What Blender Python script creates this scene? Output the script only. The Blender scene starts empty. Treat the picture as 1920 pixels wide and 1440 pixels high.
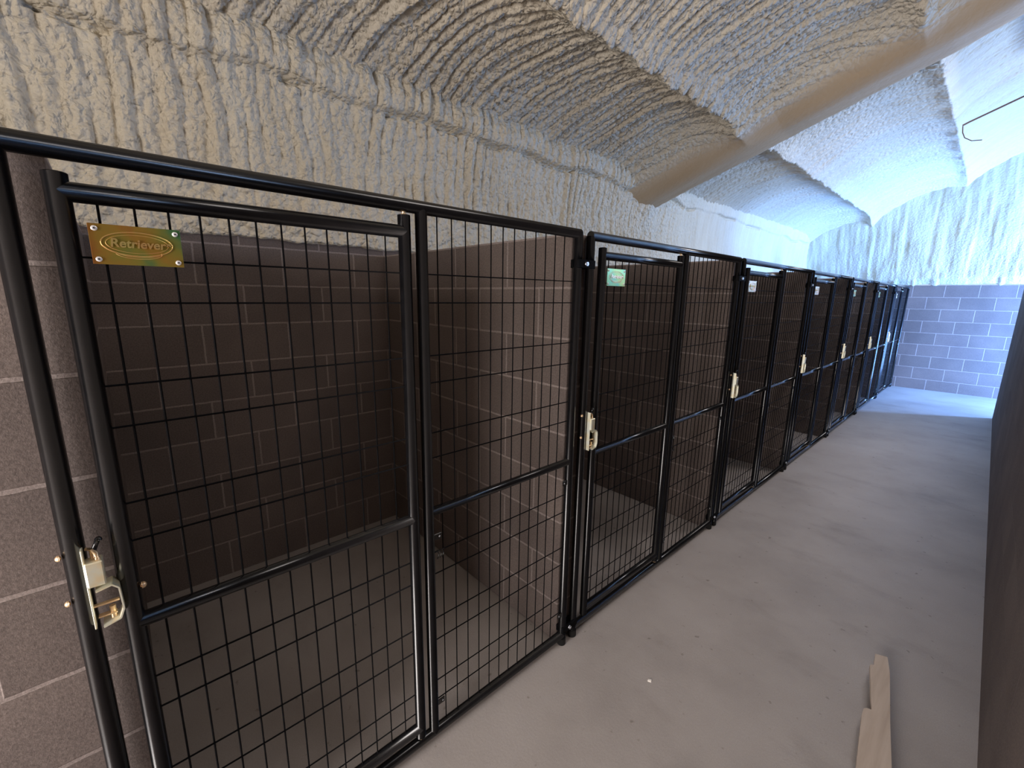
import bpy, math
import numpy as np
from mathutils import Vector, Matrix

C = bpy.context.scene.collection
PI = math.pi
rng = np.random.RandomState(7)

# ------------------------------------------------------------------ noise
def _hash(ix, iy, seed):
    h = (ix.astype(np.int64) * 374761393 + iy.astype(np.int64) * 668265263 + seed * 1274126177) & 0xFFFFFFFF
    h = ((h ^ (h >> 13)) * 1274126177) & 0xFFFFFFFF
    h = h ^ (h >> 16)
    return (h & 0xFFFFFF) / float(0xFFFFFF)

def vnoise(x, y, seed=0):
    ix = np.floor(x); iy = np.floor(y)
    fx = x - ix; fy = y - iy
    ux = fx * fx * fx * (fx * (fx * 6 - 15) + 10); uy = fy * fy * fy * (fy * (fy * 6 - 15) + 10)
    a = _hash(ix, iy, seed); b = _hash(ix + 1, iy, seed)
    c = _hash(ix, iy + 1, seed); d = _hash(ix + 1, iy + 1, seed)
    return (a * (1 - ux) + b * ux) * (1 - uy) + (c * (1 - ux) + d * ux) * uy

def fbm(x, y, octv=3, seed=0):
    s = 0; a = .5; t = 0
    for o in range(octv):
        s = s + a * vnoise(x * 2 ** o, y * 2 ** o, seed + o * 17); t += a; a *= .5
    return s / t

def worley(x, y, seed=0):
    ix = np.floor(x); iy = np.floor(y)
    best = np.full(np.shape(x), 9.0)
    for dx in (-1, 0, 1):
        for dy in (-1, 0, 1):
            cx = ix + dx; cy = iy + dy
            px = cx + _hash(cx, cy, seed); py = cy + _hash(cx, cy, seed + 91)
            best = np.minimum(best, (px - x) ** 2 + (py - y) ** 2)
    return np.sqrt(best)

def ridges(ph, seed=0):
    """rounded ridges with sharp valleys, every ridge of its own height"""
    k = np.floor(ph); f = ph - k
    h = np.sin(PI * np.clip(f, 0, 1)) ** .7
    return h * (.45 + .9 * _hash(k, np.zeros_like(k), seed))

def lumps(x, y, seed=0):
    d = worley(x, y, seed)
    return 1 - np.clip(d, 0, 1) ** 2 * 1.6

def sstep(a, b, x):
    t = np.clip((x - a) / (b - a), 0, 1)
    return t * t * (3 - 2 * t)

# ------------------------------------------------------------------ mesh helpers
class MB:
    """collects geometry and links it as one mesh object"""
    def __init__(s): s.v = []; s.f = []; s.m = []; s.sm = []
    def add(s, vs, fs, mi=0, smooth=False):
        o = len(s.v); s.v += [tuple(v) for v in vs]
        for f in fs: s.f.append(tuple(i + o for i in f)); s.m.append(mi); s.sm.append(smooth)
    def box(s, x0, x1, y0, y1, z0, z1, mi=0, bevel=0.0, M=None):
        if bevel <= 0:
            vs = [(x, y, z) for z in (z0, z1) for y in (y0, y1) for x in (x0, x1)]
            fs = [(0, 2, 3, 1), (4, 5, 7, 6), (0, 1, 5, 4), (2, 6, 7, 3), (0, 4, 6, 2), (1, 3, 7, 5)]
        else:
            b = bevel; vs = []; idx = {}
            for k, z in enumerate((z0, z1)):
                for j, y in enumerate((y0, y1)):
                    for i, x in enumerate((x0, x1)):
                        sx = b if i == 0 else -b; sy = b if j == 0 else -b; sz = b if k == 0 else -b
                        idx[(i, j, k, 'x')] = len(vs); vs.append((x, y + sy, z + sz))
                        idx[(i, j, k, 'y')] = len(vs); vs.append((x + sx, y, z + sz))
                        idx[(i, j, k, 'z')] = len(vs); vs.append((x + sx, y + sy, z))
            fs = []
            for i in (0, 1): fs.append([idx[(i, a, c, 'x')] for a, c in ((0, 0), (0, 1), (1, 1), (1, 0))][::1 if i == 0 else -1])
            for j in (0, 1): fs.append([idx[(a, j, c, 'y')] for a, c in ((0, 0), (1, 0), (1, 1), (0, 1))][::1 if j == 0 else -1])
            for k in (0, 1): fs.append([idx[(a, c, k, 'z')] for a, c in ((0, 0), (0, 1), (1, 1), (1, 0))][::1 if k == 0 else -1])
            for i in (0, 1):
                for j in (0, 1): fs.append([idx[(i, j, 0, 'x')], idx[(i, j, 0, 'y')], idx[(i, j, 1, 'y')], idx[(i, j, 1, 'x')]][::-1 if i == j else 1])
                for k in (0, 1): fs.append([idx[(i, 0, k, 'x')], idx[(i, 0, k, 'z')], idx[(i, 1, k, 'z')], idx[(i, 1, k, 'x')]][::1 if i == k else -1])
            for j in (0, 1):
                for k in (0, 1): fs.append([idx[(0, j, k, 'y')], idx[(0, j, k, 'z')], idx[(1, j, k, 'z')], idx[(1, j, k, 'y')]][::-1 if j == k else 1])
            for i in (0, 1):
                for j in (0, 1):
                    for k in (0, 1):
                        f = [idx[(i, j, k, 'x')], idx[(i, j, k, 'y')], idx[(i, j, k, 'z')]]
                        fs.append(f if (i + j + k) % 2 == 0 else f[::-1])
        if M is not None: vs = [tuple(M @ Vector(v)) for v in vs]
        s.add(vs, fs, mi)
    def tube(s, pts, r, n=12, mi=0, caps=True, rads=None):
        pts = [Vector(p) for p in pts]; vs = []; fs = []
        up = None
        for i, p in enumerate(pts):
            d = (pts[min(i + 1, len(pts) - 1)] - pts[max(i - 1, 0)]).normalized()
            if up is None: up = Vector((0, 0, 1)) if abs(d.z) < .9 else Vector((1, 0, 0))
            a = d.cross(up).normalized(); b = a.cross(d).normalized(); up = b
            rr = rads[i] if rads else r
            for k in range(n):
                t = 2 * PI * k / n; vs.append(p + a * (rr * math.cos(t)) + b * (rr * math.sin(t)))
        for i in range(len(pts) - 1):
            for k in range(n):
                k2 = (k + 1) % n
                fs.append((i * n + k, i * n + k2, (i + 1) * n + k2, (i + 1) * n + k))
        o = len(s.v); s.v += [tuple(v) for v in vs]
        for f in fs: s.f.append(tuple(q + o for q in f)); s.m.append(mi); s.sm.append(n > 4)
        if caps:
            s.f.append(tuple(o + k for k in range(n))); s.m.append(mi); s.sm.append(False)
            e = o + (len(pts) - 1) * n
            s.f.append(tuple(e + k for k in range(n))[::-1]); s.m.append(mi); s.sm.append(False)
    def dome(s, c, axis, r, h, n=14, mi=0, rings=4):
        c = Vector(c); ax = Vector(axis).normalized()
        pts = []; rads = []
        for i in range(rings + 1):
            t = i / rings * PI / 2
            pts.append(c + ax * (h * math.sin(t) + 1e-5 * i)); rads.append(max(r * math.cos(t), r * .04))
        s.tube(pts, r, n, mi, True, rads)
    def build(s, name, mats, parent=None, loc=None):
        me = bpy.data.meshes.new(name)
        me.from_pydata(s.v, [], s.f)
        mats = mats if isinstance(mats, (list, tuple)) else [mats]
        for m in mats: me.materials.append(m)
        me.polygons.foreach_set('material_index', s.m)
        me.polygons.foreach_set('use_smooth', s.sm)
        me.update()
        o = bpy.data.objects.new(name, me); C.objects.link(o)
        if parent: o.parent = parent
        if loc: o.location = loc
        return o

def tag(o, label=None, cat=None, group=None, kind=None):
    if label: o['label'] = label
    if cat: o['category'] = cat
    if group: o['group'] = group
    if kind: o['kind'] = kind
    return o

def empty(name, loc):
    o = bpy.data.objects.new(name, None); C.objects.link(o); o.location = loc
    o.empty_display_size = .1
    return o

def grid_mesh(name, P, mat, label=None, flip=False, smooth=True):
    n, m, _ = P.shape
    idx = np.arange(n * m).reshape(n, m)
    q = np.stack([idx[:-1, :-1], idx[1:, :-1], idx[1:, 1:], idx[:-1, 1:]], -1).reshape(-1, 4)
    if flip: q = q[:, ::-1]
    me = bpy.data.meshes.new(name)
    me.vertices.add(n * m); me.vertices.foreach_set('co', P.reshape(-1).astype(np.float32))
    me.loops.add(len(q) * 4); me.loops.foreach_set('vertex_index', q.reshape(-1).astype(np.int32))
    me.polygons.add(len(q))
    me.polygons.foreach_set('loop_start', np.arange(0, len(q) * 4, 4, dtype=np.int32))
    me.update(calc_edges=True); me.validate()
    me.polygons.foreach_set('use_smooth', np.full(len(me.polygons), smooth))
    me.materials.append(mat)
    o = bpy.data.objects.new(name, me); C.objects.link(o)
    return o

def fattr(o, name, arr):
    a = o.data.attributes.new(name, 'FLOAT', 'POINT'); a.data.foreach_set('value', arr.reshape(-1).astype(np.float32))

# ------------------------------------------------------------------ materials
def new_mat(name):
    m = bpy.data.materials.new(name); m.use_nodes = True
    nt = m.node_tree; b = nt.nodes['Principled BSDF']
    return m, nt, b, nt.nodes.new, nt.links.new

def ramp(N, L, fac, stops):
    r = N('ShaderNodeValToRGB'); L(fac, r.inputs[0])
    el = r.color_ramp.elements
    el[0].position, el[0].color = stops[0][0], (*stops[0][1], 1)
    el[1].position, el[1].color = stops[-1][0], (*stops[-1][1], 1)
    for p, c in stops[1:-1]:
        e = el.new(p); e.color = (*c, 1)
    return r.outputs[0]

def noise(N, L, vec, scale, detail=3, rough=.55):
    n = N('ShaderNodeTexNoise'); n.inputs['Scale'].default_value = scale
    n.inputs['Detail'].default_value = detail; n.inputs['Roughness'].default_value = rough
    L(vec, n.inputs['Vector']); return n.outputs[0]

def mapping(N, L, vec, scale=(1, 1, 1), rot=(0, 0, 0), loc=(0, 0, 0)):
    m = N('ShaderNodeMapping'); m.inputs['Scale'].default_value = scale
    m.inputs['Rotation'].default_value = rot; m.inputs['Location'].default_value = loc
    L(vec, m.inputs['Vector']); return m.outputs[0]

def mul(N, L, a, b, blend='MULTIPLY', fac=1.0):
    m = N('ShaderNodeMix'); m.data_type = 'RGBA'; m.blend_type = blend
    if isinstance(fac, float): m.inputs[0].default_value = fac
    else: L(fac, m.inputs[0])
    for v, k in ((a, 6), (b, 7)):
        if isinstance(v, tuple): m.inputs[k].default_value = (*v, 1)
        else: L(v, m.inputs[k])
    return m.outputs[2]

def bump(N, L, h, strength, dist, prev=None):
    b = N('ShaderNodeBump'); b.inputs['Strength'].default_value = strength
    b.inputs['Distance'].default_value = dist; L(h, b.inputs['Height'])
    if prev: L(prev, b.inputs['Normal'])
    return b.outputs[0]

def foam_mat(name, stretch, tint=(1, 1, 1), stops=[(.25, (.68, .615, .51)), (.5, (.73, .67, .57)), (.75, (.765, .715, .62))]):
    m, nt, b, N, L = new_mat(name)
    tc = N('ShaderNodeTexCoord').outputs['Object']
    sv = mapping(N, L, tc, stretch)
    n1 = noise(N, L, sv, 3.0, 4)
    col = ramp(N, L, n1, stops)
    n2 = noise(N, L, tc, 1.1, 2)
    col2 = ramp(N, L, n2, [(.35, (1, .98, .95)), (.65, (.98, .99, 1.0))])
    c = mul(N, L, col, col2)
    c = mul(N, L, c, tint)
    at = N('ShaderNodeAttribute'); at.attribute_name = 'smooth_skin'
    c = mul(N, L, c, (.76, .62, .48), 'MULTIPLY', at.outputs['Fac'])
    L(c, b.inputs['Base Color'])
    b.inputs['Roughness'].default_value = .62
    b.inputs['Specular IOR Level'].default_value = .35
    vo = N('ShaderNodeTexVoronoi'); vo.feature = 'SMOOTH_F1'; vo.inputs['Scale'].default_value = 34
    vo.inputs['Smoothness'].default_value = .35
    wv = N('ShaderNodeVectorMath'); wv.operation = 'ADD'
    nn = N('ShaderNodeTexNoise'); nn.inputs['Scale'].default_value = 14; L(tc, nn.inputs['Vector'])
    sc = N('ShaderNodeVectorMath'); sc.operation = 'SCALE'; sc.inputs[3].default_value = .05
    L(nn.outputs[1], sc.inputs[0]); L(tc, wv.inputs[0]); L(sc.outputs[0], wv.inputs[1])
    L(wv.outputs[0], vo.inputs['Vector'])
    inv = N('ShaderNodeMath'); inv.operation = 'SUBTRACT'; inv.inputs[0].default_value = 1; L(vo.outputs[0], inv.inputs[1])
    vp = N('ShaderNodeTexVoronoi'); vp.feature = 'F1'; vp.inputs['Scale'].default_value = 78; L(wv.outputs[0], vp.inputs['Vector'])
    sm = N('ShaderNodeMath'); sm.operation = 'MULTIPLY_ADD'; sm.inputs[1].default_value = -.22; L(vp.outputs[0], sm.inputs[0]); L(inv.outputs[0], sm.inputs[2])
    b1 = bump(N, L, sm.outputs[0], .6, .022)
    b2 = bump(N, L, noise(N, L, tc, 130, 3, .5), .35, .003, b1)
    mr = N('ShaderNodeMapRange'); mr.inputs[3].default_value = .05; mr.inputs[4].default_value = .85
    ar = N('ShaderNodeAttribute'); ar.attribute_name = 'relief'; L(ar.outputs['Fac'], mr.inputs[0])
    for nd in (b1.node, b2.node): L(mr.outputs[0], nd.inputs['Strength'])
    L(b2, b.inputs['Normal'])
    return m

def block_mat(name, axis, off_u, off_z=0.0, bw=.4064, bh=.2032, c1=(.175, .143, .130), c2=(.145, .118, .108), mc=(.29, .245, .228)):
    """concrete masonry: u runs along 'x' or 'y', v is z"""
    m, nt, b, N, L = new_mat(name)
    geo = N('ShaderNodeTexCoord').outputs['Object']
    sep = N('ShaderNodeSeparateXYZ'); L(geo, sep.inputs[0])
    comb = N('ShaderNodeCombineXYZ')
    L(sep.outputs['X' if axis == 'x' else 'Y'], comb.inputs[0]); L(sep.outputs['Z'], comb.inputs[1])
    # wobble the joints a little
    nz = N('ShaderNodeTexNoise'); nz.inputs['Scale'].default_value = 22; nz.inputs['Detail'].default_value = 3; L(geo, nz.inputs['Vector'])
    sc = N('ShaderNodeVectorMath'); sc.operation = 'SCALE'; sc.inputs[3].default_value = .005; L(nz.outputs[1], sc.inputs[0])
    ad = N('ShaderNodeVectorMath'); ad.operation = 'ADD'; L(comb.outputs[0], ad.inputs[0]); L(sc.outputs[0], ad.inputs[1])
    mp = mapping(N, L, ad.outputs[0], (1, 1, 1), (0, 0, 0), (-off_u, -off_z, 0))
    br = N('ShaderNodeTexBrick'); L(mp, br.inputs['Vector'])
    br.offset = .5; br.inputs['Scale'].default_value = 1
    br.inputs['Brick Width'].default_value = bw; br.inputs['Row Height'].default_value = bh
    br.inputs['Mortar Size'].default_value = .0058; br.inputs['Mortar Smooth'].default_value = .35
    br.inputs['Bias'].default_value = 0
    br.inputs['Color1'].default_value = (*c1, 1); br.inputs['Color2'].default_value = (*c2, 1)
    br.inputs['Mortar'].default_value = (*mc, 1)
    grain = noise(N, L, geo, 160, 3, .7)
    g = ramp(N, L, grain, [(.3, (.72, .72, .72)), (.7, (1.22, 1.22, 1.22))])
    big = ramp(N, L, noise(N, L, geo, 2.2, 3), [(.3, (.86, .85, .86)), (.7, (1.14, 1.12, 1.1))])
    c = mul(N, L, mul(N, L, br.outputs[0], g), big)
    L(c, b.inputs['Base Color'])
    b.inputs['Roughness'].default_value = .9; b.inputs['Specular IOR Level'].default_value = .2
    inv = N('ShaderNodeMath'); inv.operation = 'SUBTRACT'; inv.inputs[0].default_value = 1; L(br.outputs['Fac'], inv.inputs[1])
    b1 = bump(N, L, inv.outputs[0], .6, .004)
    b2 = bump(N, L, noise(N, L, geo, 220, 3, .7), .35, .002, b1)
    L(b2, b.inputs['Normal'])
    return m

def concrete_mat():
    m, nt, b, N, L = new_mat('concrete_slab')
    tc = N('ShaderNodeTexCoord').outputs['Object']
    base = ramp(N, L, noise(N, L, tc, 1.3, 5, .6), [(.25, (.250, .220, .204)), (.52, (.335, .300, .280)), (.8, (.385, .350, .330))])
    # trowel smears across the corridor
    sm = noise(N, L, mapping(N, L, tc, (1.3, 2.6, 1), (0, 0, .35)), 1.4, 5, .62)
    st = ramp(N, L, sm, [(.57, (1, 1, 1)), (.74, (.82, .81, .80))])
    sp = noise(N, L, tc, 26, 2, .5)
    spots = ramp(N, L, sp, [(.69, (1, 1, 1)), (.76, (.62, .60, .58))])
    fine = ramp(N, L, noise(N, L, tc, 240, 3, .7), [(.3, (.9, .9, .9)), (.7, (1.09, 1.09, 1.09))])
    c = mul(N, L, mul(N, L, mul(N, L, base, st), spots), fine)
    L(c, b.inputs['Base Color'])
    b.inputs['Roughness'].default_value = .58; b.inputs['Specular IOR Level'].default_value = .35
    L(bump(N, L, noise(N, L, tc, 90, 4, .6), .25, .002), b.inputs['Normal'])
    return m

def black_mat(name, rough, spec=.5):
    m, nt, b, N, L = new_mat(name)
    tc = N('ShaderNodeTexCoord').outputs['Object']
    L(ramp(N, L, noise(N, L, tc, 30, 2), [(.3, (.003, .003, .0034)), (.7, (.005, .005, .006))]), b.inputs['Base Color'])
    b.inputs['Roughness'].default_value = rough; b.inputs['Specular IOR Level'].default_value = spec
    L(bump(N, L, noise(N, L, tc, 400, 2, .5), .05, .0003), b.inputs['Normal'])
    return m

def zinc_mat(name, stops, scale=9, rough=.35, grade=0.0):
    m, nt, b, N, L = new_mat(name)
    tc = N('ShaderNodeTexCoord').outputs['Object']
    fac = noise(N, L, tc, scale, 3)
    if grade:
        sp = N('ShaderNodeSeparateXYZ'); L(tc, sp.inputs[0])
        ma = N('ShaderNodeMath'); ma.operation = 'MULTIPLY_ADD'; ma.inputs[1].default_value = grade; L(sp.outputs['Y'], ma.inputs[0]); L(fac, ma.inputs[2]); fac = ma.outputs[0]
    L(ramp(N, L, fac, stops), b.inputs['Base Color'])
    b.inputs['Metallic'].default_value = .75; b.inputs['Roughness'].default_value = rough
    L(bump(N, L, noise(N, L, tc, 300, 2), .1, .0005), b.inputs['Normal'])
    return m

def plain(name, col, rough=.5, metal=0, spec=.5):
    m, nt, b, N, L = new_mat(name)
    tc = N('ShaderNodeTexCoord').outputs['Object']
    n = noise(N, L, tc, 40, 2)
    c2 = tuple(min(1, c * 1.15) for c in col); c1 = tuple(c * .87 for c in col)
    L(ramp(N, L, n, [(.3, c1), (.7, c2)]), b.inputs['Base Color'])
    b.inputs['Roughness'].default_value = rough; b.inputs['Metallic'].default_value = metal
    b.inputs['Specular IOR Level'].default_value = spec
    return m

def wood_mat():
    m, nt, b, N, L = new_mat('raw_pine')
    tc = N('ShaderNodeTexCoord').outputs['Object']
    n = noise(N, L, mapping(N, L, tc, (14, 1.2, 14), (0, 0, .1)), 3, 5)
    L(ramp(N, L, n, [(.3, (.42, .335, .27)), (.6, (.50, .41, .34)), (.8, (.55, .46, .39))]), b.inputs['Base Color'])
    b.inputs['Roughness'].default_value = .75
    L(bump(N, L, n, .25, .002), b.inputs['Normal'])
    return m

M_FLOOR = concrete_mat()
M_BLACK = black_mat('black_powder_coat', .22)
M_WIRE = black_mat('black_wire_coat', .7, .04)
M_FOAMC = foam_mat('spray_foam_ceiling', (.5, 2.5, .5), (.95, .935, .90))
M_FOAMW = foam_mat('spray_foam_wall', (1.5, 2.5, .5), (1.0, .985, .93))
M_FOAMG = foam_mat('spray_foam_gable', (3.0, 1, .35), (1, 1, 1), [(.36, (.50, .47, .34)), (.5, (.63, .61, .49)), (.64, (.72, .72, .66))])
M_BLK_DIV = block_mat('block_divider', 'x', -.19)
M_BLK_FRONT = block_mat('block_front', 'y', .127, .012)
M_BLK_BACK = block_mat('block_back', 'y', .30)
M_BLK_END = block_mat('block_end', 'x', .265, -.02, .4225, .2108, (.215, .180, .170), (.185, .158, .150), (.40, .35, .33))
M_ZINC = zinc_mat('zinc_latch', [(.3, (.92, .78, .50)), (.5, (.90, .88, .70)), (.7, (.84, .88, .80))], 30, .42)
M_BOLT = zinc_mat('zinc_bolt', [(.3, (.80, .52, .30)), (.7, (.85, .66, .42))], 60, .35)
M_PLATE = zinc_mat('zinc_plate_gold', [(.30, (.52, .13, .05)), (.45, (.50, .30, .06)), (.58, (.36, .34, .07)), (.72, (.12, .30, .12))], 11, .33, 2.2)
M_PLATE2 = zinc_mat('zinc_plate_green', [(.30, (.50, .50, .16)), (.5, (.30, .48, .20)), (.72, (.14, .42, .32))], 11, .33)
M_PLATE3 = zinc_mat('zinc_plate_pink', [(.30, (.80, .50, .45)), (.5, (.85, .66, .42)), (.72, (.75, .72, .60))], 11, .33)
M_RELIEF = zinc_mat('plate_relief', [(.3, (.78, .40, .16)), (.7, (.72, .62, .22))], 25, .28)
M_RIVET = plain('rivet_aluminium', (.82, .80, .80), .3, .3)
M_DARK = plain('rivet_pin', (.02, .02, .025), .5)
M_STEEL = plain('galvanised_bolt', (.55, .56, .6), .3, .8)
M_WOOD = wood_mat()
M_RUST = plain('rusty_steel', (.16, .09, .06), .8)
M_CHIP = plain('pale_chip', (.75, .70, .64), .8)
M_RUBBER = plain('black_rubber', (.008, .008, .008), .65, 0, .3)

# ------------------------------------------------------------------ the building
YE = 11.03          # far block wall
XB = -1.6           # back block wall of the kennels
XR = 1.33           # right block wall of the corridor
YJ = 9.10           # where the right wall stops
U = 1.5619          # pitch of the kennels
HB = 1.83
Y_BACK = -2.3
XFAR = 3.0          # outer side wall; its door lets the daylight in

def structure(o): o['kind'] = 'structure'; return o

b = MB(); b.box(XB - .25, XFAR + .2, Y_BACK - .2, YE + .25, -.12, 0)
structure(b.build('floor', M_FLOOR))

b = MB(); b.box(XB - .2, XB, Y_BACK, YE, 0, HB + .10)
structure(b.build('wall_back', M_BLK_BACK))
b = MB(); b.box(XB, -.03, -.30, .115, 0, HB)
structure(b.build('wall_near_divider', [M_BLK_DIV]))
b = MB(); b.box(-.22, -.03, Y_BACK, -.3005, 0, HB)
structure(b.build('wall_left', M_BLK_FRONT))
# the front end face of the near divider carries joints running along y
bpy.data.objects['wall_near_divider'].data.materials.append(M_BLK_FRONT)
me = bpy.data.objects['wall_near_divider'].data
for p in me.polygons:
    if abs(p.normal.x) > .9: p.material_index = 1
for k in range(1, 7):
    y0 = 1.518 + (k - 1) * U
    b = MB(); b.box(XB, -.022, y0, y0 + .095, 0, HB, 0, .004)
    structure(b.build('wall_divider', M_BLK_DIV))
# far wall (blocks to door-head height with a wide daylight opening further right)
b = MB(); b.box(XB - .2, XFAR + .15, YE, YE + .2, 0, HB + .045)
structure(b.build('wall_end', M_BLK_END))
# right partition
b = MB(); b.box(XR, XR + .15, Y_BACK, YJ, 0, HB)
structure(b.build('wall_right', block_mat('block_right', 'y', .1, mc=(.17, .14, .13))))
WY0, WY1, WZ0, WZ1 = 5.4, 8.8, 1.5, 2.7  # window opening added out of view for the blue fill
DY0, DY1, DZ = 10.15, 10.65, 2.10
b = MB(); b.box(XFAR, XFAR + .15, Y_BACK, WY0, 0, 5.2); b.box(XFAR, XFAR + .15, WY1, DY0, 0, 5.2)
b.box(XFAR, XFAR + .15, WY0, WY1, 0, WZ0); b.box(XFAR, XFAR + .15, WY0, WY1, WZ1, 5.2); b.box(XFAR, XFAR + .15, DY1, YE, 0, 5.2); b.box(XFAR, XFAR + .15, DY0, DY1, DZ, 5.2)
structure(b.build('wall_far_side', block_mat('block_far_side', 'y', .1)))

# rear wall with an open doorway behind the camera
BX0, BX1, BZ = -.02, 1.32, 2.35
b = MB()
b.box(XB - .2, BX0, Y_BACK - .2, Y_BACK, 0, 5.4); b.box(BX1, XFAR + .2, Y_BACK - .2, Y_BACK, 0, 5.4)
b.box(BX0, BX1, Y_BACK - .2, Y_BACK, BZ, 5.4)
structure(b.build('wall_rear', M_FOAMG))

# ---- foam: roof
xs = np.concatenate([np.arange(-1.86, 1.3, .0095), np.arange(1.3, 2.0, .03), np.arange(2.0, XFAR + .3, .06)])
ys = np.concatenate([np.arange(Y_BACK - .05, 0, .15), np.arange(0.0, 4.6, .0095), np.arange(4.6, 10.9, .02), [11.0, 11.25]])
X, Y = np.meshgrid(xs, ys, indexing='ij')
XM = X
base = 3.10 + .41 * (XM + .64)
PS = 1.14
t = (XM + .64) / PS
t = t - np.floor(t)
first = XM < -.64
t = np.where(first, np.clip((XM + 1.75) / 1.11, 0, 1), t)
cove = np.where(first, np.sin(PI * t) ** .55, .8 * np.sin(PI * t) ** .8)
wob = (fbm(X * 1.3, Y * 1.1, 2, 5) - .5)
skin = base + .19 * cove + .05 * wob * cove
# lumpy purlin crests
crest = np.exp(-(np.minimum(t, 1 - t) * PS / .085) ** 2) * np.where(first & (t < .5), 0, 1)
skin -= crest * (.035 + .06 * (fbm(X * 2 + 9, Y * 5.5, 3, 21) - .5))
# rafter
yr = 4.62 + .30 * np.clip((XM + 1.6) / 1.2, 0, 1)
zr = np.interp(XM, [-1.9, -1.5, -.385, .63, .935, 2.5, 3.9], [2.42, 2.56, 3.05, 3.38, 3.50, 4.15, 4.75])
edge = .035 * (fbm(X * 3, Y * 0 + 2, 3, 3) - .5)
w = sstep(-.72, -.14, Y - yr) * (1 - sstep(.04 + 0, .20, Y - yr + edge))
zsk = skin * (1 - w) + zr * w
# fillet against the gable
wg = sstep(10.15, 10.75, Y)
zsk = zsk - wg * .16
# streaks of sprayed foam
sv = Y - .38 * (XM + 1.6) + .10 * (fbm(X * 1.2, Y * 1.2, 2, 31) - .5)
ph = sv * 11.0 + 1.5 * fbm(sv * 2.2, XM * 1.7, 2, 41)
r1 = ridges(ph, 5); r2 = ridges(sv * 27 + 1.6 * fbm(sv * 5, XM * 3.0, 2, 43), 6)
along = .55 + .9 * fbm(X * 2.0 + 4, Y * 2.0, 2, 47)
amp = (1 - .93 * sstep(.25, .8, w)) * (1 - .35 * sstep(5.2, 9, Y)) * (1 - .55 * crest)
near = 1 - .75 * sstep(3.8, 6.5, Y)
l1 = lumps(X * 30 + 3 * fbm(X * 8, Y * 8, 2, 8), Y * 30, 51)
l2 = lumps(X * 14, Y * 14 + 2 * fbm(X * 6, Y * 6, 2, 18), 57)
skinw = 1 - .95 * sstep(.25, .8, w)
disp = -amp * along * (.030 * r1 + .014 * r2) - skinw * near * (.0105 * l1 * (.4 + 1.2 * fbm(X * 3, Y * 3, 2, 4)) + .012 * l2 * (.45 + crest * 2.4))
Z = zsk + disp
Z = np.where(X > 2.2, base + .15 * cove, Z)
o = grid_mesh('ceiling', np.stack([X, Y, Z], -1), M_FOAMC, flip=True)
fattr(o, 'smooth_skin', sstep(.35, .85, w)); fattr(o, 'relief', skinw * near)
structure(o)

# ---- foam: back wall above the blocks (vertical runs) with the eave roll
ys = np.concatenate([np.arange(Y_BACK, -.2, .12), np.arange(-.2, 4.6, .0085), np.arange(4.6, 11.1, .02)])
zs = np.concatenate([[0.0, .01, .02], np.arange(.03, 1.0, .0085), [1.0]])
Yg, V = np.meshgrid(ys, zs, indexing='ij')
low = 1.862 + .022 * (fbm(Yg * 3, Yg * 0, 3, 61) - .5) * 2 + .007 * (fbm(Yg * 22, Yg * 0, 2, 66) - .5)
top = 2.98
Zg = low + (top - low) * V
xo = XB + .004 + .02 * sstep(0, .08, V) - .05 * np.sin(PI * np.clip(V * 1.25, 0, 1))
far = sstep(4.2, 6.5, Yg)
r1 = ridges(Yg * 12 + 1.6 * fbm(Yg * 2.5, Zg * 2.2, 2, 71), 9); r2 = ridges(Yg * 29 + 1.8 * fbm(Yg * 5, Zg * 5, 2, 73), 10)
lowpart = sstep(1.95, 2.25, Zg + .15 * (fbm(Yg * 3, Zg * 2, 2, 70) - .5))
along = .3 + 1.1 * fbm(Yg * 2.2, Zg * 3.2, 2, 74)
xo += along * (.027 * r1 + .009 * r2) * (1 - .6 * far) * (.25 + .75 * lowpart)
l1 = lumps(Yg * 30, Zg * 26 + 2 * fbm(Yg * 7, Zg * 7, 2, 2), 81)
l2 = lumps(Yg * 15 + 5, Zg * 12 + 2 * fbm(Yg * 5, Zg * 5, 2, 9), 83)
xo += (.009 * l1 * (.4 + 1.2 * fbm(Yg * 3, Zg * 3, 2, 14)) + .010 * l2 * (1.25 - .8 * lowpart)) * (1 - .8 * far)
# eave roll with the crack under it
zc = 2.665 + .03 * (fbm(Yg * 2.2, Yg * 0, 2, 91) - .5) * 2
roll = sstep(0, .025, Zg - zc)
xo += roll * (1 - .8 * sstep(4.6, 5.4, Yg)) * (.055 + .05 * (fbm(Yg * 6, Zg * 6, 3, 95) - .5)) * (1 - sstep(.08, .3, Zg - zc) * .8)
crack = np.exp(-((Zg - zc + .004) / .009) ** 2) * (fbm(Yg * 5, Yg * 0, 2, 99) > .44)
xo -= .05 * crack
# rafter column fading into the wall
wr = np.exp(-((Yg - 4.55) / .16) ** 2) * sstep(2.2, 2.7, Zg)
xo += .10 * wr
xo = np.where(V < .001, XB - .04, xo)
o = grid_mesh('wall_back_foam', np.stack([xo, Yg, Zg], -1), M_FOAMW, flip=False)
fattr(o, 'relief', 1 - .8 * far)
structure(o)

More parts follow.
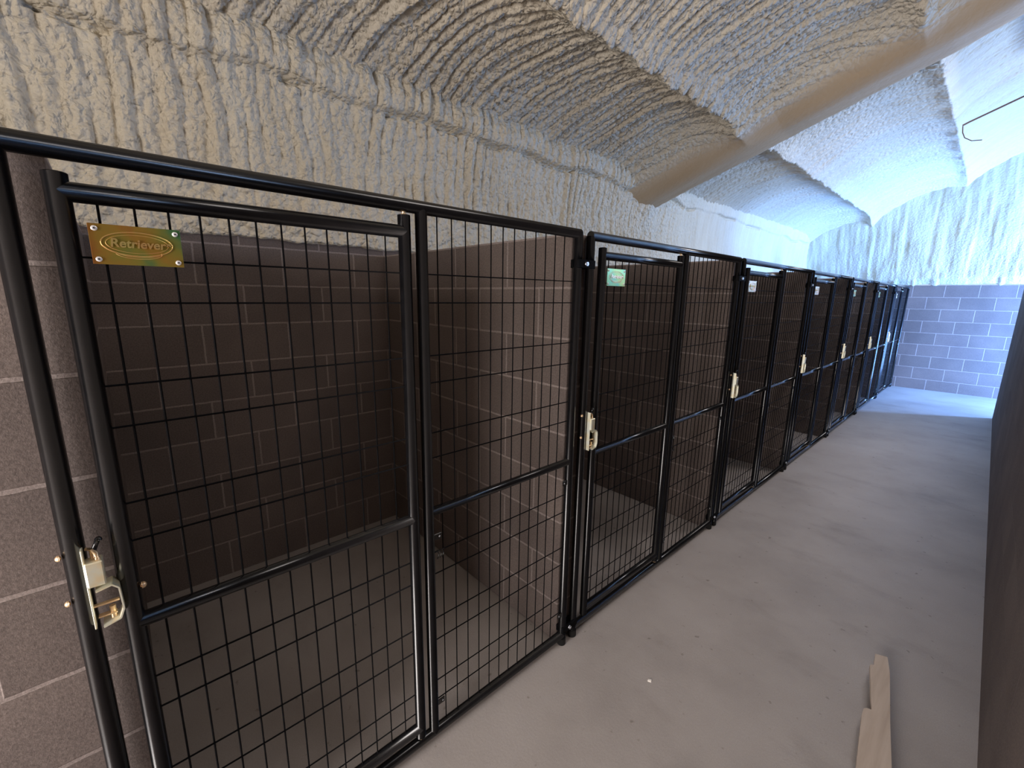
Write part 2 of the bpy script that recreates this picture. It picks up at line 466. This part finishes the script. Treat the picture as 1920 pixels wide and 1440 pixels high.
# ---- foam: gable above the far blocks
xs = np.concatenate([np.arange(-1.75, 2.4, .016), np.arange(2.4, 3.2, .06)])
vs = np.concatenate([[0, .004, .01], np.arange(.02, 1.001, .009)])
Xg, V = np.meshgrid(xs, vs, indexing='ij')
low = HB + .055 - .02 * (fbm(Xg * 5, Xg * 0, 3, 15) - .5) * 2 - .035 * np.clip(fbm(Xg * 9, Xg * 0, 2, 12) - .62, 0, 1) * 4
top = 3.1 + .41 * (Xg + .64) + .25
Zg = low + (top - low) * V
yo = YE - .03 - .07 * sstep(0, .06, V) - .45 * V ** 1.2
n1 = fbm(Xg * 9 + .5 * fbm(Xg * 2, Zg * 2, 2, 44), Zg * 1.1, 3, 45)
yo -= .022 * (1 - np.abs(2 * n1 - 1) - .5) * sstep(0, .1, V) + .03 * (fbm(Xg * 2, Zg * 2, 3, 48) - .5)
yo = np.where(V < .001, YE + .02, yo)
o = grid_mesh('wall_end_foam', np.stack([Xg, yo, Zg], -1), M_FOAMG, flip=True)
fattr(o, 'relief', np.full(Xg.shape, .25))
structure(o)
# ------------------------------------------------------------------ kennel fronts
R = .0172           # tube radius
Y_L, Y_GL, Y_GR, Y_C, Y_R = .045, .125, .787, .840, 1.531
ZT, ZB = 1.826, .052
ZGT, ZGB, ZM = 1.757, .112, .903
HZ_UP = [1.647, 1.566, 1.410, 1.327, 1.168, 1.086]
HZ_LO = [.757, .677, .507, .423, .258, .180]

def wire_mesh_mb(ya, yb, ytab, z0, z1, hz):
    m = MB()
    for i, y in enumerate(ytab):
        m.tube([(-.002, y, z0), (-.002, y, z1)], .0021, 6)
    for z in hz: m.tube([(.0018, ya, z), (.0018, yb, z)], .0021, 6)
    return m

def lettering(text, size, extrude):
    cu = bpy.data.curves.new('lettering', 'FONT'); cu.body = text; cu.size = size
    cu.extrude = extrude; cu.align_x = 'CENTER'; cu.align_y = 'CENTER'; cu.offset = .0005; cu.shear = .12
    ob = bpy.data.objects.new('lettering', cu); C.objects.link(ob)
    dg = bpy.context.evaluated_depsgraph_get(); dg.update()
    me = bpy.data.meshes.new_from_object(ob.evaluated_get(dg))
    vs = [tuple(v.co) for v in me.vertices]; fs = [tuple(p.vertices) for p in me.polygons]
    bpy.data.objects.remove(ob); bpy.data.curves.remove(cu)
    return vs, fs

def nameplate_mb():
    m = MB()
    w2, h2 = .0665, .0355
    m.box(-.0012, .0, -w2, w2, -h2, h2, 0, .0004)
    # oval rims (embossed)
    for a, bb, zc, rr, span in ((.052, .0215, .003, .0011, (0, 2 * PI)), (.0455, .0165, .003, .0006, (0, 2 * PI)), (.034, .010, -.0105, .0008, (PI * 1.05, PI * 1.95)), (.034, .010, -.0135, .0008, (PI * 1.05, PI * 1.95))):
        n = 48
        pts = [(.0003, a * math.cos(span[0] + (span[1] - span[0]) * i / n), zc + bb * math.sin(span[0] + (span[1] - span[0]) * i / n)) for i in range(n + 1)]
        m.tube(pts, rr, 6, 1, caps=True)
    vs, fs = lettering('Retriever', .0215, .0011)
    m.add([(.0011 + z, x * .98, y + .003) for x, y, z in vs], fs, 1)
    vs, fs = lettering('®', .008, .0008)
    m.add([(.0008 + z, x + .0455, y + .004) for x, y, z in vs], fs, 1)
    for sy in (-1, 1):
        for sz in (-1, 1):
            c = (0, sy * (w2 - .0085), sz * (h2 - .0085))
            m.tube([(0, c[1], c[2]), (.0012, c[1], c[2])], .0046, 14, 2)
            m.dome((.0012, c[1], c[2]), (1, 0, 0), .0046, .0013, 14, 2)
            m.tube([(.002, c[1], c[2]), (.0029, c[1], c[2])], .0016, 10, 3)
    return m

def bolt_mb(c, axis, r=.006, h=.006, stem=.008):
    m = MB(); c = Vector(c); a = Vector(axis)
    m.tube([c, c + a * stem], r * .55, 10)
    m.tube([c + a * (stem * .5), c + a * stem], r, 12)
    m.dome(c + a * stem, axis, r, h)
    return m

def make_panel():
    root = empty('kennel_panel', (0, 0, 0))
    def part(mb, name, mat, parent=root): return mb.build(name, mat, parent)
    # frame tubes
    for y in (Y_L, Y_C, Y_R):
        m = MB(); m.tube([(0, y, ZB if y == Y_C else .03), (0, y, ZT - .002)], R, 16)
        if y != Y_C: m.dome((0, y, ZT - .004), (0, 0, 1), R, .004, 16)
        part(m, 'post', M_BLACK)
    m = MB(); m.tube([(0, Y_L - .004, ZT), (0, Y_R + .004, ZT)], R * 1.06, 16)
    part(m, 'top_rail', M_BLACK)
    m = MB(); m.tube([(0, Y_L, ZB), (0, Y_R, ZB)], R, 16); part(m, 'bottom_rail', M_BLACK)
    m = MB(); m.tube([(0, Y_C, ZM), (0, Y_R, ZM)], R * .86, 16); 
    part(m, 'middle_rail', M_BLACK)
    for y in (Y_L, Y_R):
        m = MB(); m.tube([(0, y, .0), (0, y, .004), (0, y, .034)], R * 1.2, 16, rads=[R * .95, R * 1.17, R * 1.12]); part(m, 'foot_cap', M_RUBBER)
    # wire of the fixed side
    yt = [.893 + .0508 * i for i in range(12)]
    part(wire_mesh_mb(Y_C, Y_R, yt, ZM, ZT, HZ_UP), 'upper_wire_mesh', M_WIRE)
    part(wire_mesh_mb(Y_C, Y_R, yt, ZB, ZM, HZ_LO), 'lower_wire_mesh', M_WIRE)
    # bowl hanger tabs
    for y, s in ((Y_C, 1), (Y_R, -1)):
        for z in (.812, .166):
            m = MB(); a, bb = sorted((y + s * (R - .003), y + s * (R + .026)))
            m.box(.004, .0075, a, bb, z - .011, z + .011, 0, .0012)
            t_ = part(m, 'hanger_tab', M_BLACK)
            part(bolt_mb((.0075, y + s * (R + .017), z), (1, 0, 0), .0032, .0015, .0012), 'rivet', M_STEEL, t_)
    m = MB()
    for i in range(3): m.tube([(.01, Y_C + R + .006 + i * .009, .735), (.012, Y_C + R + .012 + i * .009, .748), (.004, Y_C + R + .010 + i * .009, .760)], .0016, 6)
    m.tube([(.004, Y_C + R - .003, .757), (.004, Y_C + R + .036, .759)], .0018, 6)
    part(m, 'wire_hook', M_BLACK)
    # gate leaf
    g = MB()
    g.tube([(0, Y_GL, .075), (0, Y_GL, 1.786)], R, 16); g.dome((0, Y_GL, 1.786), (0, 0, 1), R, .003, 16)
    g.tube([(0, Y_GR, .075), (0, Y_GR, 1.800)], R, 16)
    g.tube([(0, Y_GL, ZGT), (0, Y_GR, ZGT)], R, 16)
    g.tube([(0, Y_GL, ZGB), (0, Y_GR, ZGB)], R, 16)
    g.tube([(0, Y_GL, ZM), (0, Y_GR, ZM)], R * .95, 16)
    gate = part(g, 'gate', M_BLACK)
    gt = [.173 + .0507 * i for i in range(12)]
    part(wire_mesh_mb(Y_GL, Y_GR, gt, ZM, ZGT, HZ_UP), 'upper_wire_mesh', M_WIRE, gate)
    part(wire_mesh_mb(Y_GL, Y_GR, gt, ZGB, ZM, HZ_LO), 'lower_wire_mesh', M_WIRE, gate)
    npz = nameplate_mb().build('nameplate', [M_PLATE, M_RELIEF, M_RIVET, M_DARK], gate)
    npz.location = (.0078, .2215, 1.672)
    for z0, z1 in ((1.798, 1.812), (.066, .078)):
        m = MB(); m.tube([(0, Y_GR, z0), (0, Y_GR, z1)], .006, 10)
        m.tube([(0, Y_GR, z0 + .001), (0, Y_GR, z0 + .004)], .011, 12); part(m, 'hinge_pin', M_BOLT, gate)
    m = MB()   # catch on the gate stile: bent bracket
    yg = Y_GL - R; z0, z1 = .945, 1.020
    x0 = .004
    prof = [(.078, 1.016), (.102, 1.021), (.111, 1.011), (.1130, .962), (.106, .944), (.080, .937)]
    for i in range(len(prof) - 1):
        (ya, za), (yb, zb) = prof[i], prof[i + 1]
        d = Vector((0, yb - ya, zb - za)); nrm = Vector((0, -d.z, d.y)).normalized() * .0014
        wd = .032
        vs = []
        for xx in (x0 - .004, x0 + wd):
            for (yy, zz) in ((ya, za), (yb, zb)):
                for s in (-1, 1): vs.append((xx, yy + s * nrm.y, zz + s * nrm.z))
        m.add(vs, [(0, 1, 3, 2), (4, 6, 7, 5), (0, 4, 5, 1), (2, 3, 7, 6), (0, 2, 6, 4), (1, 5, 7, 3)], 0)
    part(m, 'catch_bracket', M_ZINC, gate)
    part(bolt_mb((.006, Y_GL + R - .001, .984), (0, 1, 0), .0070, .006, .005), 'catch_bolt', M_BOLT, gate)
    # latch on the left post
    yp = Y_L + R
    m = MB(); m.box(.002, .030, yp - .001, yp + .002, .935, 1.105, 0, .0007)
    latch = part(m, 'latch', M_ZINC)
    m = MB(); m.box(.006, .036, yp + .001, yp + .027, 1.027, 1.078, 0, .002); part(m, 'latch_housing', M_ZINC, latch)
    m = MB(); m.tube([(.012, yp + .013, 1.074), (.012, yp + .013, 1.096), (.015, yp + .006, 1.101)], .0034, 8)
    m.tube([(.024, yp + .020, 1.074), (.024, yp + .020, 1.082), (.024, yp + .020, 1.0825), (.024, yp + .019, 1.092), (.022, yp + .014, 1.100)], .0036, 8, rads=[.003, .0042, .003, .0042, .003]); part(m, 'latch_spring', M_BOLT, latch)
    m = MB(); m.tube([(.020, yp + .016, 1.094), (.020, yp + .026, 1.118)], .0042, 8); m.dome((.020, yp + .026, 1.116), (0, .4, 1), .006, .006); part(m, 'latch_lever', M_BLACK, latch)
    m = MB(); m.box(.012, .022, yp + .001, yp + .040, .976, .9795, 0, .001); m.box(.010, .024, yp + .006, yp + .034, .952, .955, 0, .001)
    m.tube([(.017, yp + .028, .940), (.017, yp + .028, .968)], .005, 10); part(m, 'latch_tongue', M_BOLT, latch)
    for z in (1.093, .996):
        part(bolt_mb((.008, Y_L - R + .006, z), (0, -1, 0), .0060, .0050, .0035), 'latch_bolt', M_BOLT, latch)
    # clamps to the neighbouring panel
    ym = (Y_R + Y_L + U) / 2
    for z in (1.715, .085):
        for ya, yb in ((Y_R - .018, ym - .0006), (ym - U + .0006, Y_L + .010)):
            m = MB(); m.box(R * .55, R + .004, ya, yb, z - .016, z + .016, 0, .002)
            m.box(-R - .004, -R * .55, ya, yb, z - .016, z + .016, 0, .002)
            cl = part(m, 'clamp', M_WIRE)
            if ya > 1:
                mm = MB(); mm.tube([(R + .003, ym - .0095, z), (R + .010, ym - .0095, z)], .0085, 6); mm.tube([(R + .009, ym - .0095, z), (R + .012, ym - .0095, z)], .0035, 10); part(mm, 'clamp_bolt', M_STEEL, cl)
    return root

def kids(o): return [c for c in bpy.data.objects if c.parent == o]
def copy_tree(o, parent=None):
    c = o.copy(); C.objects.link(c); c.parent = parent
    for ch in kids(o): copy_tree(ch, c)
    return c

labels = [
    'nearest black steel kennel front with gate, clasp and gold-red nameplate, at the left edge',
    'black kennel front second from the camera, its gate carrying a green-gold nameplate',
    'black kennel front third from the camera, its gate carrying a pinkish nameplate',
    'black kennel front fourth from the camera, exact middle of the row of seven',
    'black kennel front fifth from the camera, third from the far block wall',
    'black kennel front next to last in the row, its posts catching blue daylight',
    'farthest black kennel front, meeting the far block wall, washed in blue daylight']
proto = make_panel()
roots = [proto] + [copy_tree(proto) for _ in range(6)]
for k, r in enumerate(roots):
    r.location = (0, k * U, 0)
    tag(r, labels[k], 'kennel panel', 'kennel fronts along the corridor')
bpy.context.view_layer.update()
def find(root, name):
    out = []
    for c in kids(root):
        if c.name.split('.')[0] == name: out.append(c)
        out += find(c, name)
    return out
# each nameplate's zinc has tarnished differently
for k, r in enumerate(roots):
    for npz in find(r, 'nameplate'):
        if k:
            npz.data = npz.data.copy(); npz.data.materials[0] = M_PLATE2 if k in (1, 4, 5) else M_PLATE3
            npz.data.materials[1] = M_PLATE3 if k == 1 else M_RELIEF
for rt, right in ((roots[0], False), (roots[-1], True)):
    for cl in find(rt, 'clamp'):
        if (cl.data.vertices[0].co.y > 1) == right:
            for c in kids(cl): bpy.data.objects.remove(c)
            bpy.data.objects.remove(cl)
for nm in ('post', 'foot_cap', 'latch'):
    for c in find(roots[0], nm):
        if nm == 'latch' or max(v.co.y for v in c.data.vertices) < .1: c.location.y = .012 if nm != 'latch' else .006

# ------------------------------------------------------------------ loose things
def slab_from_outline(name, pts, zt, zb, mat):
    """pts: (x, y) outline, zt(x,y) top height, zb(x,y) bottom height"""
    m = MB(); n = len(pts)
    top = [(x, y, zt(x, y)) for x, y in pts]; bot = [(x, y, zb(x, y)) for x, y in pts]
    m.add(top + bot, [tuple(range(n)), tuple(range(2 * n - 1, n - 1, -1))] + [(i, i + n, (i + 1) % n + n, (i + 1) % n) for i in range(n)])
    return m.build(name, mat)

BOARD = [(1.0035, 2.475), (1.043, 2.490), (1.063, 2.395), (1.100, 2.115), (1.128, 1.925), (1.148, 1.78), (1.185, 1.42),
         (1.095, 1.40), (1.060, 1.72), (1.022, 2.078), (1.022, 2.115), (1.030, 2.125), (1.043, 2.130), (0.999, 2.385), (1.010, 2.395)]
def bt(x, y): return .045 + .020 * np.clip((y - 1.4) / 1.1, 0, 1)
o = slab_from_outline('wood_board', BOARD, lambda x, y: float(bt(x, y)), lambda x, y: float(bt(x, y)) - .022 if y > 1.5 else 0.0, M_WOOD)
tag(o, 'split pale pine board with a stepped broken end, lying on the corridor floor', 'board')
m = MB()
m.add([(.655, 1.395, .001), (.70, 1.36, .001), (.66, 1.25, .001), (.60, 1.27, .001), (.655, 1.395, .02), (.70, 1.36, .02), (.66, 1.25, .02), (.60, 1.27, .02)],
      [(0, 1, 2, 3), (7, 6, 5, 4), (0, 4, 5, 1), (1, 5, 6, 2), (2, 6, 7, 3), (3, 7, 4, 0)])
o = m.build('wood_scrap', M_WOOD); tag(o, 'small tan wood scrap cut off by the bottom edge, on the concrete floor', 'wood scrap')
m = MB(); m.add([(.378, 1.650, .0005), (.392, 1.655, .0005), (.388, 1.668, .0005), (.374, 1.662, .0005), (.380, 1.652, .004), (.391, 1.656, .003), (.387, 1.666, .005), (.376, 1.661, .003)],
      [(3, 2, 1, 0), (4, 5, 6, 7), (0, 1, 5, 4), (1, 2, 6, 5), (2, 3, 7, 6), (3, 0, 4, 7)])
o = m.build('foam_chip', M_CHIP); tag(o, 'tiny white chip of foam lying on the bare corridor floor', 'chip')

YR = 7.3
m = MB(); m.tube([(.56, YR, 3.48), (.60, YR, 3.50), (1.25, YR, 3.76), (1.50, YR, 3.86)], .009, 8)
o = m.build('brace_rod', M_RUST); tag(o, 'thin rusty rod running out of the ceiling foam at upper right', 'rod')
m = MB(); m.tube([(.565, YR - .01, 3.47), (.575, YR - .03, 3.40), (.60, YR - .04, 3.34), (.66, YR - .05, 3.295), (.74, YR - .05, 3.285)], .005, 8)
o = m.build('bent_wire', M_RUST); tag(o, 'short dark bent wire curling down below the ceiling rod', 'wire')

# ------------------------------------------------------------------ light
def area(name, loc, rot, sx, sy, power, col):
    l = bpy.data.lights.new(name, 'AREA'); l.shape = 'RECTANGLE'; l.size = sx; l.size_y = sy
    l.energy = power; l.color = col
    o = bpy.data.objects.new(name, l); C.objects.link(o); o.location = loc; o.rotation_euler = rot
    return o
# daylight through the side door at the far right end
area('door_daylight', (XFAR + .14, (DY0 + DY1) / 2, DZ / 2), (0, PI / 2, 0), DZ - .06, DY1 - DY0 - .04, 450, (.17, .39, 1.0))
# unseen side window, added as soft blue fill for the middle of the row
area('window_fill', (XFAR + .14, (WY0 + WY1) / 2, (WZ0 + WZ1) / 2), (0, PI / 2, 0), WZ1 - WZ0 - .06, WY1 - WY0 - .06, 85, (.42, .62, 1.0))
# two unseen panel lamps added over the partition to brighten the corridor floor
for yl in (2.0, 6.0):
    m = MB(); m.box(1.17, 2.13, yl - .6, yl + .6, 3.62, 3.68, 0, .006)
    for dy in (-.45, .45): m.tube([(1.65, yl + dy, 3.67), (1.65, yl + dy, 3.97)], .004, 6)
    lamp = tag(m.build('fill_lamp', M_RIVET), 'white fill lamp added out of view under the foam roof, ' + ('nearer the camera' if yl < 3 else 'farther down the partition'), 'lamp', 'added fill lamps over the partition')
    l = area('fill_lamp_glow', (1.65, yl, 3.612), (0, 0, 0), .92, 1.15, 14 if yl < 3 else 34, (1.0, .92, .88))
# daylight through the doorway behind the camera
area('rear_daylight', ((BX0 + BX1) / 2, Y_BACK - .1, BZ / 2 + .1), (PI / 2, 0, 0), BX1 - BX0 - .1, BZ - .1, 105, (1.0, .92, .87))

w = bpy.data.worlds.new('world'); bpy.context.scene.world = w; w.use_nodes = True
bg = w.node_tree.nodes['Background']; bg.inputs[0].default_value = (.55, .72, 1, 1); bg.inputs[1].default_value = .6

# ------------------------------------------------------------------ camera
cam = bpy.data.cameras.new('camera'); co = bpy.data.objects.new('camera', cam); C.objects.link(co)
yaw, pitch, roll = .8298, -.2018, .0149
f = Vector((-math.sin(yaw) * math.cos(pitch), math.cos(yaw) * math.cos(pitch), math.sin(pitch)))
r = f.cross(Vector((0, 0, 1))).normalized(); u = r.cross(f)
c_, s_ = math.cos(roll), math.sin(roll)
r2 = c_ * r + s_ * u; u2 = -s_ * r + c_ * u
Mx = Matrix(((r2.x, u2.x, -f.x), (r2.y, u2.y, -f.y), (r2.z, u2.z, -f.z))).to_4x4()
co.matrix_world = Matrix.Translation((1.1207, .1691, 1.5915)) @ Mx
cam.sensor_width = 36; cam.lens = 813.28 / 1920 * 36; cam.clip_start = .02
sc = bpy.context.scene; sc.camera = co
sc.view_settings.view_transform = 'Standard'; sc.view_settings.look = 'None'
sc.view_settings.gamma = 1; sc.view_settings.exposure = 0.93
